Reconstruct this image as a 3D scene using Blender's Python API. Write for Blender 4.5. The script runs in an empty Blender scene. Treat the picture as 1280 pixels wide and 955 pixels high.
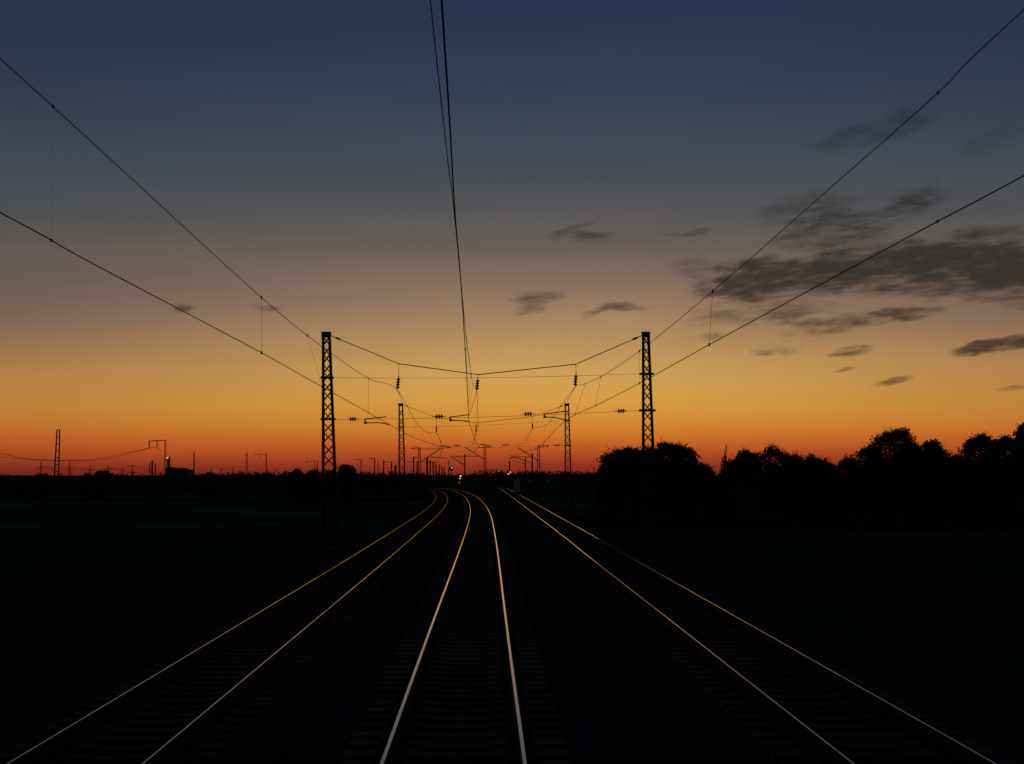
import bpy, math, random
import numpy as np
from mathutils import Vector, Matrix
R = math.radians
random.seed(7); rng = np.random.default_rng(11)
scene = bpy.context.scene

# ------------------------------------------------------------------ camera
F = 1750.0            # focal length in photo pixels (photo is 1280 wide)
CAMH = 3.05           # driver's eye above the rail head
HY = 592.0            # photo row of the horizon
cam = bpy.data.cameras.new('camera')
cam.sensor_width = 36.0; cam.lens = 36.0 * F / 1280.0
cam.shift_y = (HY - 477.5) / 1280.0
cam.clip_start = 0.1; cam.clip_end = 30000
camo = bpy.data.objects.new('camera', cam); scene.collection.objects.link(camo)
camo.location = (0, 0, CAMH); camo.rotation_euler = (R(90), 0, 0)
scene.camera = camo
scene.view_settings.view_transform = 'Standard'
scene.view_settings.look = 'None'
scene.view_settings.exposure = 0.0
scene.view_settings.gamma = 1.0
scene.view_settings.use_curve_mapping = False

# ------------------------------------------------------------------ sky
SUN_ELEV = -1.5; SUN_AZ = 2.0
def lin(c):
    return tuple((v/255/12.92) if v <= 10.3 else ((v/255+0.055)/1.055)**2.4 for v in c)
world = bpy.data.worlds.new('World'); scene.world = world; world.use_nodes = True
nt = world.node_tree; nt.nodes.clear()
L = nt.links.new
def N(t): return nt.nodes.new(t)
def M(op, a, b=None, c=None, clamp=False):
    n = N('ShaderNodeMath'); n.operation = op; n.use_clamp = clamp
    for i, v in enumerate((a, b, c)):
        if v is None: continue
        if isinstance(v, (int, float)): n.inputs[i].default_value = v
        else: L(v, n.inputs[i])
    return n.outputs[0]
def MR(v, a, b, c=0.0, d=1.0, smooth=True):
    n = N('ShaderNodeMapRange'); n.interpolation_type = 'SMOOTHSTEP' if smooth else 'LINEAR'
    L(v, n.inputs[0])
    for i, x in enumerate((a, b, c, d)): n.inputs[i+1].default_value = x
    return n.outputs[0]
def MIX(f, a, b, mode='MIX'):
    n = N('ShaderNodeMix'); n.data_type = 'RGBA'; n.blend_type = mode; n.clamp_factor = True
    if isinstance(f, (int, float)): n.inputs[0].default_value = f
    else: L(f, n.inputs[0])
    for i, v in ((6, a), (7, b)):
        if isinstance(v, tuple): n.inputs[i].default_value = (*v, 1)
        else: L(v, n.inputs[i])
    return n.outputs[2]
tc = N('ShaderNodeTexCoord')
sep = N('ShaderNodeSeparateXYZ'); L(tc.outputs['Generated'], sep.inputs[0])
dx, dy, dz = sep.outputs
hyp = M('SQRT', M('ADD', M('MULTIPLY', dx, dx), M('MULTIPLY', dy, dy)))
el = M('DIVIDE', dz, M('MAXIMUM', hyp, 0.02))          # tan of the elevation
az = M('ARCTAN2', dx, dy)                              # 0 where the sun went down
def ramp(stops, fac):
    n = N('ShaderNodeValToRGB'); n.color_ramp.interpolation = 'EASE' if False else 'LINEAR'
    cr = n.color_ramp
    while len(cr.elements) > 1: cr.elements.remove(cr.elements[-1])
    first = True
    for p, c in sorted(stops):
        e = cr.elements[0] if first else cr.elements.new(p)
        e.position = p; e.color = (*lin(c), 1); first = False
    L(fac, n.inputs[0]); return n.outputs[0]
ES = 1.2
def stops(rows):          # photo rows on the afterglow's axis -> elevation
    return [(min(1.0, max(0.0, (HY - y) / F / ES)), c) for y, c in rows]
fac = M('DIVIDE', el, ES, clamp=True)
core = ramp(stops([(592, (134, 44, 29)), (580, (163, 60, 31)), (566, (186, 82, 34)), (551, (202, 107, 39)),
    (536, (210, 130, 48)), (515, (214, 149, 60)), (492, (210, 157, 75)), (465, (203, 157, 86)), (440, (191, 149, 92)),
    (415, (174, 137, 96)), (385, (155, 123, 95)), (350, (129, 107, 91)), (310, (103, 93, 87)), (270, (85, 83, 84)),
    (225, (71, 76, 82)), (175, (59, 68, 82)), (120, (50, 60, 80)), (60, (42, 53, 80)), (0, (37, 48, 79)),
    (-250, (26, 37, 68)), (-700, (15, 22, 44)), (-1500, (8, 12, 26))]), fac)
side = ramp(stops([(592, (120, 38, 29)), (581, (148, 53, 30)), (567, (172, 74, 33)), (551, (184, 93, 37)),
    (531, (190, 115, 46)), (505, (188, 129, 58)), (475, (176, 123, 70)), (445, (150, 108, 78)), (410, (117, 93, 80)),
    (370, (99, 87, 82)), (325, (90, 84, 82)), (280, (76, 78, 82)), (225, (62, 68, 78)), (165, (50, 58, 74)),
    (100, (42, 51, 72)), (40, (37, 47, 74)), (-250, (24, 34, 60)), (-700, (14, 20, 40)), (-1500, (8, 12, 26))]), fac)
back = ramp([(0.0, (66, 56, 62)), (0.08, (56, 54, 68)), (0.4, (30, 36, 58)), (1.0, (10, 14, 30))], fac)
aaz = M('ABSOLUTE', M('SUBTRACT', az, 0.03))
sky = MIX(MR(aaz, 0.02, 0.46), core, side)
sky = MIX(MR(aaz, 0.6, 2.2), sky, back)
# faint horizontal streaking of the air
cmb = N('ShaderNodeCombineXYZ'); L(M('MULTIPLY', az, 3.0), cmb.inputs[0]); L(M('MULTIPLY', el, 26.0), cmb.inputs[1])
ns = N('ShaderNodeTexNoise'); ns.inputs['Scale'].default_value = 1.0; ns.inputs['Detail'].default_value = 6
L(cmb.outputs[0], ns.inputs['Vector'])
st = MR(ns.outputs['Fac'], 0.3, 0.7, 0.94, 1.06, False)
cst = N('ShaderNodeCombineColor'); [L(st, cst.inputs[i]) for i in range(3)]
sky = MIX(1.0, sky, cst.outputs[0], 'MULTIPLY')
# clouds: (photo x, y, half width, half height, slope, strength)
CL = [(955, 348, 62, 20, -.06, 1.05), (1070, 336, 95, 20, -.12, 1.05), (1175, 322, 70, 15, -.04, 1.0), (1245, 338, 90, 26, 0, 1.15), (1320, 340, 80, 22, 0, 1.0),
      (1180, 352, 90, 14, 0, .9),(1120, 360, 70, 9, 0, .6), (1035, 288, 58, 22, -.05, .85), (1010, 262, 60, 20, -.1, .5), (1152, 245, 32, 10, 0, .75), (1115, 268, 40, 10, -.25, .65),
      (1232, 290, 38, 7, 0, .7), (880, 335, 40, 11, 0, .42), (900, 392, 36, 12, -.3, .5), (893, 421, 15, 5, .1, .5),
      (960, 390, 60, 12, -.15, .5), (1000, 399, 45, 10, 0, .6), (1075, 402, 68, 9, -.12, .95), (1020, 412, 40, 7, 0, .55), (1140, 386, 34, 5, -.05, .75), (1060, 438, 22, 5, -.2, .7),
      (970, 440, 24, 5, -.1, .6), (1255, 431, 46, 7, -.12, 1.0), (1118, 477, 22, 5, -.2, .65), (1062, 461, 15, 2.2, -.3, .7), (1260, 377, 30, 7, .2, .5), (1275, 487, 18, 3, 0, .4),
      (1095, 163, 60, 16, -.3, .5), (1050, 178, 40, 12, -.1, .4), (1235, 175, 26, 14, -.4, .35), 
      (726, 297, 40, 6, .02, .65), (718, 286, 18, 4, -.3, .5), (672, 374, 28, 9, -.1, .55), (660, 388, 20, 6, -.1, .6), (783, 383, 30, 5, 0, .65), (745, 389, 22, 5, -.3, .6),
      (860, 291, 28, 3, -.05, .5), (232, 386, 16, 5, 0, .6), (333, 386, 18, 5, .1, .7), (1170, 300, 130, 60, 0, .22), (940, 400, 120, 40, 0, .2)]
cu = M('MULTIPLY', az, 1.0); cv = el
warp = N('ShaderNodeTexNoise'); cw = N('ShaderNodeCombineXYZ'); L(M('MULTIPLY', az, 30.0), cw.inputs[0]); L(M('MULTIPLY', el, 60.0), cw.inputs[1])
L(cw.outputs[0], warp.inputs['Vector']); warp.inputs['Scale'].default_value = 1.0; warp.inputs['Detail'].default_value = 4
wsep = N('ShaderNodeSeparateColor'); L(warp.outputs['Color'], wsep.inputs[0])
cu = M('ADD', cu, M('MULTIPLY', M('SUBTRACT', wsep.outputs[0], .5), .030))
cv = M('ADD', cv, M('MULTIPLY', M('SUBTRACT', wsep.outputs[1], .5), .012))
tot = None; totk = None
for x, y, w, h, s, k in CL:
    a0 = math.atan((x-640)/F); e0 = (HY-y)/math.hypot(F, x-640)
    du = M('SUBTRACT', cu, a0)
    dv = M('ADD', M('SUBTRACT', cv, e0), M('MULTIPLY', du, s))
    du = M('MULTIPLY', du, F/w); dv = M('MULTIPLY', dv, F/h)
    r2 = M('ADD', M('MULTIPLY', du, du), M('MULTIPLY', dv, dv))
    g = MR(r2, 0.0, 3.2, 1.42 if k >= 1 else .9, 0.0)
    gk = M('MULTIPLY', g, k)
    tot = g if tot is None else M('MAXIMUM', tot, g)
    totk = gk if totk is None else M('MAXIMUM', totk, gk)
cn = N('ShaderNodeTexNoise'); cc = N('ShaderNodeCombineXYZ'); L(M('MULTIPLY', az, 34.0), cc.inputs[0]); L(M('ADD', M('MULTIPLY', el, 125.0), M('MULTIPLY', az, -9.0)), cc.inputs[1])
L(cc.outputs[0], cn.inputs['Vector']); cn.inputs['Scale'].default_value = 1.0; cn.inputs['Detail'].default_value = 9; cn.inputs['Roughness'].default_value = .62
cn2 = N('ShaderNodeTexNoise'); cc2 = N('ShaderNodeCombineXYZ'); L(M('ADD', M('MULTIPLY', az, 80.0), M('MULTIPLY', el, -30.0)), cc2.inputs[0]); L(M('ADD', M('MULTIPLY', el, 400.0), M('MULTIPLY', az, -40.0)), cc2.inputs[1])
L(cc2.outputs[0], cn2.inputs['Vector']); cn2.inputs['Scale'].default_value = 1.0; cn2.inputs['Detail'].default_value = 7; cn2.inputs['Roughness'].default_value = .6
ntot = M('ADD', M('MULTIPLY', M('SUBTRACT', cn.outputs['Fac'], .5), 2.7), M('MULTIPLY', M('SUBTRACT', cn2.outputs['Fac'], .5), 1.0))
dens = MR(M('ADD', tot, ntot), .14, 1.5)
dens = M('MULTIPLY', dens, MR(totk, 0.0, 0.75))
ccol = MIX(1.0, sky, (0.20, 0.205, 0.22), 'MULTIPLY')
ccol = MIX(0.4, ccol, lin((47, 46, 46)))
sky = MIX(M('MULTIPLY', dens, .98), sky, ccol)
nish = N('ShaderNodeTexSky'); nish.sky_type = 'NISHITA'; nish.sun_disc = False
nish.sun_elevation = R(SUN_ELEV); nish.sun_rotation = R(SUN_AZ); nish.dust_density = 3
bg1 = N('ShaderNodeBackground'); L(sky, bg1.inputs[0]); bg1.inputs[1].default_value = 1.0
bg2 = N('ShaderNodeBackground'); L(nish.outputs[0], bg2.inputs[0]); bg2.inputs[1].default_value = 0.015
add = N('ShaderNodeAddShader'); L(bg1.outputs[0], add.inputs[0]); L(bg2.outputs[0], add.inputs[1])
out = N('ShaderNodeOutputWorld'); L(add.outputs[0], out.inputs[0])
# last light of the sun that has just set straight ahead
sl = bpy.data.lights.new('sun', 'SUN'); sl.energy = 0.01; sl.angle = R(6); sl.color = (1, .55, .3)
so = bpy.data.objects.new('sun', sl); scene.collection.objects.link(so)
so.rotation_euler = (R(90-0.6), 0, R(180 - SUN_AZ))

# ------------------------------------------------------------------ helpers
def P(px, py, Y):
    return Vector(((px-640)*Y/F, Y, CAMH - (py-HY)*Y/F))
def Zt(Y):            # rail-head level: level, then falling gently away
    if Y < 266: return 0.0
    if Y < 340: return -6.8e-5*(Y-266)**2
    return -0.01006*(Y-303)
def G(Y):             # general ground level
    return Zt(min(max(Y, 0), 650)) - 1.05
def tag(o, label=None, cat=None, group=None, kind=None):
    if label: o['label'] = label
    if cat: o['category'] = cat
    if group: o['group'] = group
    if kind: o['kind'] = kind
    return o
def link(o, parent=None):
    scene.collection.objects.link(o)
    if parent: o.parent = parent
    return o
def empty(name, loc=(0, 0, 0)):
    o = bpy.data.objects.new(name, None); o.location = loc; o.empty_display_size = .2
    return link(o)
def copy_tree(o, parent=None):
    c = o.copy(); scene.collection.objects.link(c); c.parent = parent
    for ch in list(o.children): copy_tree(ch, c)
    return c
class MB:
    def __init__(s): s.v = []; s.f = []; s.m = []
    def add(s, vs, fs, mi=0):
        b = len(s.v); s.v += [tuple(v) for v in vs]; s.f += [tuple(i+b for i in f) for f in fs]; s.m += [mi]*len(fs)
    def box(s, lo, hi, mi=0):
        x0, y0, z0 = lo; x1, y1, z1 = hi
        s.add([(x0,y0,z0),(x1,y0,z0),(x1,y1,z0),(x0,y1,z0),(x0,y0,z1),(x1,y0,z1),(x1,y1,z1),(x0,y1,z1)],
              [(0,3,2,1),(4,5,6,7),(0,1,5,4),(1,2,6,5),(2,3,7,6),(3,0,4,7)], mi)
    def bar(s, a, b, w, h=None, mi=0, up=(0,0,1)):
        a = Vector(a); b = Vector(b); h = h or w
        d = (b-a).normalized(); up = Vector(up)
        if abs(d.dot(up)) > .99: up = Vector((0,1,0))
        x = d.cross(up).normalized()*w/2; y = x.cross(d).normalized()*h/2
        vs = [a-x-y, a+x-y, a+x+y, a-x+y, b-x-y, b+x-y, b+x+y, b-x+y]
        s.add(vs, [(0,3,2,1),(4,5,6,7),(0,1,5,4),(1,2,6,5),(2,3,7,6),(3,0,4,7)], mi)
    def tube(s, pts, r, n=6, mi=0):
        pts = [Vector(p) for p in pts]; k = len(pts)
        rs = r if isinstance(r, (list, tuple)) else [r]*k
        vs = []
        for i, p in enumerate(pts):
            d = (pts[min(i+1,k-1)] - pts[max(i-1,0)]).normalized()
            up = Vector((0,0,1)) if abs(d.z) < .9 else Vector((0,1,0))
            x = d.cross(up).normalized(); y = x.cross(d).normalized()
            for j in range(n):
                a = 2*math.pi*j/n; vs.append(p + (x*math.cos(a) + y*math.sin(a))*rs[i])
        fs = [(i*n+j, i*n+(j+1)%n, (i+1)*n+(j+1)%n, (i+1)*n+j) for i in range(k-1) for j in range(n)]
        fs += [tuple(range(n-1,-1,-1)), tuple((k-1)*n+j for j in range(n))]
        s.add(vs, fs, mi)
    def build(s, name, mats, parent=None, smooth=False, origin=None):
        me = bpy.data.meshes.new(name)
        o3 = Vector(origin) if origin else (Vector(parent.location) if parent else Vector((0,0,0)))
        me.from_pydata([Vector(v)-o3 for v in s.v], [], s.f)
        if not isinstance(mats, (list, tuple)): mats = [mats]
        for m in mats: me.materials.append(m)
        if len(mats) > 1: me.polygons.foreach_set('material_index', s.m)
        if smooth: me.polygons.foreach_set('use_smooth', [True]*len(s.f))
        me.update()
        o = bpy.data.objects.new(name, me)
        if not parent: o.location = o3
        return link(o, parent)
def spline(pts, n=8):
    pts = [Vector(p) for p in pts]; out = []
    for i in range(len(pts)-1):
        p0 = pts[i-1] if i else pts[0]*2-pts[1]
        p1, p2 = pts[i], pts[i+1]; p3 = pts[i+2] if i+2 < len(pts) else p2*2-p1
        for k in range(n):
            t = k/n; out.append(.5*((2*p1)+(p2-p0)*t+(2*p0-5*p1+4*p2-p3)*t*t+(3*p1-p0-3*p2+p3)*t**3))
    out.append(pts[-1]); return out

# ------------------------------------------------------------------ materials
def mat(name, col, rough=.8, metal=0.0, var=.3, scale=6.0, bump=0.0, bscale=30.0, col2=None, emit=None, estr=0, spec=.5):
    m = bpy.data.materials.new(name); m.use_nodes = True; t = m.node_tree; b = t.nodes['Principled BSDF']
    b.inputs['Roughness'].default_value = rough; b.inputs['Metallic'].default_value = metal
    b.inputs['Specular IOR Level'].default_value = spec
    co = t.nodes.new('ShaderNodeTexCoord')
    n = t.nodes.new('ShaderNodeTexNoise'); n.inputs['Scale'].default_value = scale; n.inputs['Detail'].default_value = 5
    t.links.new(co.outputs['Object'], n.inputs['Vector'])
    cr = t.nodes.new('ShaderNodeValToRGB'); t.links.new(n.outputs['Fac'], cr.inputs[0])
    c2 = col2 or tuple(min(1, c*(1+var)) for c in col); c1 = tuple(c*(1-var) for c in col)
    cr.color_ramp.elements[0].position = .35; cr.color_ramp.elements[1].position = .65
    cr.color_ramp.elements[0].color = (*c1, 1); cr.color_ramp.elements[1].color = (*c2, 1)
    t.links.new(cr.outputs[0], b.inputs['Base Color'])
    if bump:
        n2 = t.nodes.new('ShaderNodeTexNoise'); n2.inputs['Scale'].default_value = bscale; n2.inputs['Detail'].default_value = 6
        t.links.new(co.outputs['Object'], n2.inputs['Vector'])
        bp = t.nodes.new('ShaderNodeBump'); bp.inputs['Strength'].default_value = bump; bp.inputs['Distance'].default_value = .05
        t.links.new(n2.outputs['Fac'], bp.inputs['Height']); t.links.new(bp.outputs[0], b.inputs['Normal'])
    if emit:
        b.inputs['Emission Color'].default_value = (*emit, 1); b.inputs['Emission Strength'].default_value = estr
    return m
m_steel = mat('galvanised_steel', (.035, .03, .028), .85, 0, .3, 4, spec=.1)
m_rust = mat('rusty_steel', (.045, .022, .014), .9, 0, .4, 9, spec=.1)
m_rail = mat('polished_rail_head', (.86, .84, .98), .065, 1.0, .06, .7)
t_ = m_rail.node_tree; b_ = t_.nodes['Principled BSDF']; c_ = t_.nodes.new('ShaderNodeTexCoord'); n_ = t_.nodes.new('ShaderNodeTexNoise')
n_.inputs['Scale'].default_value = 1.6; n_.inputs['Detail'].default_value = 8; t_.links.new(c_.outputs['Object'], n_.inputs['Vector'])
q_ = t_.nodes.new('ShaderNodeMapRange'); q_.inputs[1].default_value = .35; q_.inputs[2].default_value = .75; q_.inputs[3].default_value = .05; q_.inputs[4].default_value = .17
t_.links.new(n_.outputs['Fac'], q_.inputs[0]); t_.links.new(q_.outputs[0], b_.inputs['Roughness'])
m_wire = mat('oxidised_copper', (.035, .03, .026), .7, .2, .2, 3, spec=.2)
m_insul = mat('brown_porcelain', (.045, .02, .012), .3, 0, .2, 5)
m_conc = mat('weathered_concrete', (.07, .068, .062), .9, 0, .3, 5, .4, 40)
m_sleep = mat('concrete_sleeper', (.058, .056, .054), .92, 0, .35, 3, .4, 50, spec=.2)
m_ball = mat('ballast_stone', (.062, .060, .060), .95, 0, .6, 9, 1.0, 16, spec=0)
m_stone = mat('ballast_loose_stone', (.070, .068, .066), .9, 0, .5, .8, spec=.15)
m_grass = mat('rough_grass', (.046, .125, .030), 1.0, 0, .6, .035, .6, 3, spec=0)
m_blade = mat('grass_blades', (.044, .105, .028), 1.0, 0, .4, .3, spec=.1)
m_leaf = mat('dark_leaves', (.026, .046, .018), .9, 0, .5, .8, spec=.15)
m_leaf2 = mat('olive_leaves', (.030, .032, .014), .9, 0, .5, .8, spec=.15)
m_bark = mat('bark', (.03, .022, .016), .95, 0, .4, 8, .5, 20, spec=.1)
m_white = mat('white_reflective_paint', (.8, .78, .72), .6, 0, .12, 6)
m_black = mat('black_paint', (.02, .02, .02), .6, 0, .2, 6)
m_wall = mat('dark_factory_wall', (.04, .042, .05), .9, 0, .2, .1)
m_pale = mat('pale_tarpaulin', (.30, .29, .28), .8, 0, .15, .3)
m_lampw = mat('white_signal_lamp', (.8, .7, .6), .4, 0, .05, 5, emit=(1, .68, .62), estr=.95)
m_lampr = mat('red_signal_lamp', (.5, .03, .02), .4, 0, .05, 5, emit=(1, .06, .05), estr=.45)
m_lampp = mat('pink_signal_lamp', (.6, .1, .15), .4, 0, .05, 5, emit=(1, .12, .25), estr=.9)
m_glow = mat('chimney_warning_lamp', (.6, .2, .1), .4, 0, .05, 5, emit=(1, .35, .18), estr=1.5)

# ------------------------------------------------------------------ track lines (x of the centre line at distance Y)
def line(tab):
    ys = np.array([a for a, b in tab]); xs = np.array([b for a, b in tab])
    p = spline([(x, y, 0) for y, x in tab], 12)
    yy = np.array([q.y for q in p]); xx = np.array([q.x for q in p])
    g_ = np.arange(yy[0]-60, yy[-1]+60, 1.0); v_ = np.interp(g_, yy, xx)
    v_[g_ < yy[0]] = xx[0] + (g_[g_ < yy[0]]-yy[0])*(xx[8]-xx[0])/(yy[8]-yy[0]); v_[g_ > yy[-1]] = xx[-1] + (g_[g_ > yy[-1]]-yy[-1])*(xx[-1]-xx[-8])/(yy[-1]-yy[-8])
    kk = np.hanning(45); kk /= kk.sum(); v_ = np.convolve(v_, kk, 'same')
    return lambda Y: float(np.interp(Y, g_[25:-25], v_[25:-25]))
TL = line([(-12,-4.45),(5,-4.66),(15.4,-4.82),(30,-5.05),(45,-5.28),(60,-5.54),(80,-5.92),(105,-6.42),(130,-7.08),(160,-8.15),(194,-9.74),(232,-12.0),(268,-14.8),(311,-19.0),(380,-27.0),(470,-39.0),(600,-60)])
TC = line([(-12,-.15),(5,-.43),(14.7,-.62),(23.4,-.78),(36,-1.0),(49.4,-1.22),(69.3,-1.59),(92,-2.06),(116,-2.68),(141,-3.55),(180,-5.2),(220,-7.55),(265,-10.8),(310,-15.2),(380,-23.0),(470,-35.0),(600,-56)])
TR = line([(-12,4.90),(5,4.54),(14.7,4.34),(28,4.07),(49.5,3.61),(73.5,3.15),(97,2.62),(125,2.02),(155,1.35),(195,.48),(245,-.66),(300,-1.95),(360,-3.5),(420,-5.2)])
TRACKS = [('left', TL, -.15, 560, 'track on the left, two rails bending into the curve, beside the rough grass'),
          ('centre', TC, 0, 560, 'track straight under the viewer in the middle of the three'),
          ('right', TR, 0, 410, 'track on the right that diverges towards the striped board and the trees')]

# ------------------------------------------------------------------ ground
ys = list(np.concatenate([np.arange(-300, 60, 12), np.arange(60, 700, 20), np.geomspace(700, 6000, 26)]))
xs = list(np.concatenate([-np.geomspace(6000, 90, 26), np.arange(-84, 90, 6), np.geomspace(90, 6000, 26)]))
mb = MB(); vv = []
for Y in ys:
    for X in xs:
        near = 1.0 if abs(X) > 14 and Y < 700 else 0.25
        vv.append((X, Y, G(Y) + near*.12*math.sin(X*.21+Y*.05)*math.cos(Y*.13+X*.04)))
nx = len(xs)
mb.add(vv, [(j*nx+i, j*nx+i+1, (j+1)*nx+i+1, (j+1)*nx+i) for j in range(len(ys)-1) for i in range(nx-1)])
tag(mb.build('ground', m_grass, smooth=True), kind='structure')
def bed(fn, z0, ymax):
    mb = MB(); ring = []
    Ys = list(np.arange(-20, ymax, 4)); prof = [(-3.3, -1.25), (-2.1, -.46), (-1.9, -.30), (-1.4, -.27), (1.4, -.27), (1.9, -.30), (2.1, -.46), (3.3, -1.25)]
    for Y in Ys:
        for a, z in prof: ring.append((fn(Y)+a, Y, Zt(Y)+z0+z+random.uniform(-.012, .012)))
    k = len(prof)
    mb.add(ring, [(j*k+i, j*k+i+1, (j+1)*k+i+1, (j+1)*k+i) for j in range(len(Ys)-1) for i in range(k-1)])
    tag(mb.build('ballast_bed', m_ball), kind='structure')
for _, fn, z0, ym, _l in TRACKS: bed(fn, z0, ym)
# formation between the beds
mb = MB(); ring = []; Ys = list(np.arange(-20, 420, 6))
for Y in Ys: ring += [(TL(Y)-1.9, Y, Zt(Y)-.62), (TC(Y), Y, Zt(Y)-.56), (TR(Y)+1.9, Y, Zt(Y)-.56)]
mb.add(ring, [(j*3+i, j*3+i+1, (j+1)*3+i+1, (j+1)*3+i) for j in range(len(Ys)-1) for i in range(2)])
tag(mb.build('path', m_ball), kind='structure')

# ------------------------------------------------------------------ tracks
def sleeper_mesh():
    mb = MB()
    # concrete sleeper, waisted in the middle, tapered sides
    secs = [(-1.3, .13, .10, .0), (-1.28, .15, .125, .0), (-.5, .15, .125, 0), (-.25, .12, .10, -.03), (.25, .12, .10, -.03), (.5, .15, .125, 0), (1.28, .15, .125, 0), (1.3, .13, .10, 0)]
    vs = []
    for x, wb, wt, dz in secs: vs += [(x, -wb, -.21), (x, wb, -.21), (x, wt, dz), (x, -wt, dz)]
    fs = [(i*4+j, i*4+(j+1)%4, (i+1)*4+(j+1)%4, (i+1)*4+j) for i in range(len(secs)-1) for j in range(4)]
    fs += [(3,2,1,0), tuple((len(secs)-1)*4+j for j in range(4))]
    mb.add(vs, fs)
    for sx in (-.7525, .7525):          # rail clips and base plates
        mb.box((sx-.17, -.08, .0005), (sx+.17, .08, .014), 1)
        for q in (-1, 1):
            mb.box((sx+q*.115-.03, -.045, .0145), (sx+q*.115+.03, .045, .045), 1)
            mb.tube([(sx+q*.115, 0, .045), (sx+q*.115, 0, .085)], .017, 6, 1)
    me = bpy.data.meshes.new('sleeper'); me.from_pydata(mb.v, [], mb.f); me.materials.append(m_sleep); me.materials.append(m_rust)
    me.polygons.foreach_set('material_index', mb.m); me.update(); return me, mb
sme, smb = sleeper_mesh()
RP = [(-.036,-.006,0),(-.028,-.0012,0),(-.020,0,1),(0,.0012,1),(.020,0,1),(.028,-.0012,0),(.036,-.006,0),(.036,-.037,0),(.008,-.05,0),(.008,-.13,0),(.07,-.146,0),(.07,-.156,0),(-.07,-.156,0),(-.07,-.146,0),(-.008,-.13,0),(-.008,-.05,0),(-.036,-.037,0)]
for ti, (nm, fn, z0, ymax, lab) in enumerate(TRACKS):
    tr = empty('railway_track', (fn(0), 0, z0))
    tag(tr, 'rusty railway ' + lab, 'railway track')
    Ys = np.concatenate([np.arange(-18, 120, 2.5), np.arange(120, ymax, 3.0)])
    for sgn in (-1, 1):
        mb = MB(); vs = []; k = len(RP)
        for Y in Ys:
            d = Vector((fn(Y+.5)-fn(Y-.5), 1, 0)).normalized(); nrm = Vector((d.y, -d.x, 0))
            c = Vector((fn(Y), Y, Zt(Y)+z0)) + nrm*sgn*.7525
            for ri, (a, z, _m) in enumerate(RP):
                if ti != 1 and 2 <= ri <= 4: a = a*.45 + sgn*-.006
                vs.append(c + nrm*a + Vector((0, 0, z-.0016)))
        for j in range(len(Ys)-1):
            for i in range(k):
                mb.m.append(0 if i in (2, 3) else 1)
                mb.f.append((j*k+i, (j+1)*k+i, (j+1)*k+(i+1)%k, j*k+(i+1)%k))
        mb.v = [tuple(v) for v in vs]
        o = mb.build('rail', [m_rail, m_rust], tr)
        # smooth only the running band
        o.data.polygons.foreach_set('use_smooth', [m == 0 for m in mb.m])
    Y = 13.2; cnt = 0; rest = MB(); rng2 = random.Random(ti)
    def place(Y):
        d = Vector((fn(Y+.5)-fn(Y-.5), 1, 0)).normalized()
        return Vector((fn(Y)+rng2.uniform(-.012,.012), Y, Zt(Y)+z0-.172)), math.atan2(-d.x, d.y)+rng2.uniform(-.006,.006)
    Yb = -16.0
    while Yb < 13.0:
        loc, rz = place(Yb); Mx = Matrix.Translation(loc) @ Matrix.Rotation(rz, 4, 'Z')
        rest.add([Mx @ Vector(v) for v in smb.v[:32]], smb.f[:30]); Yb += .6
    while Y < min(ymax, 320):
        loc, rz = place(Y)
        if cnt < 100:
            s = bpy.data.objects.new('sleeper', sme); s.location = loc - tr.location; s.rotation_euler.z = rz
            link(s, tr)
        else:
            Mx = Matrix.Translation(loc) @ Matrix.Rotation(rz, 4, 'Z')
            rest.add([Mx @ Vector(v) for v in smb.v[:32]], smb.f[:30])
        cnt += 1; Y += .6
    tag(rest.build('sleepers', m_sleep, tr), kind='stuff')

# loose ballast stones near the viewer
mb = MB(); ico = [(0,0,1),(.9,0,.2),(.25,.85,.1),(-.75,.5,.15),(-.7,-.55,.1),(.3,-.85,.15),(.1,.1,-.8)]
icf = [(0,1,2),(0,2,3),(0,3,4),(0,4,5),(0,5,1),(6,2,1),(6,3,2),(6,4,3),(6,5,4),(6,1,5)]
for _, fn, z0, ym, _l in TRACKS:
    for i in range(9000):
        Y = 10 + 50*random.random()**1.7; a = random.uniform(-2.15, 2.15)
        s = random.uniform(.018, .04); r = random.random()*6.28; ca, sa = math.cos(r)*s, math.sin(r)*s
        z = Zt(Y)+z0 - .27 - max(0, abs(a)-1.4)*.06 + (-.03 if abs(a) > 1.95 else 0)
        c = (fn(Y)+a, Y, z+s*.35)
        if abs(abs(a)-.7525) < .09: continue
        mb.add([(c[0]+p[0]*ca-p[1]*sa, c[1]+p[0]*sa+p[1]*ca, c[2]+p[2]*s*.8) for p in ico], icf)
tag(mb.build('ballast_stones', m_stone), 'dark loose ballast stones strewn between and beside the rails', 'ballast', kind='stuff')

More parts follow.
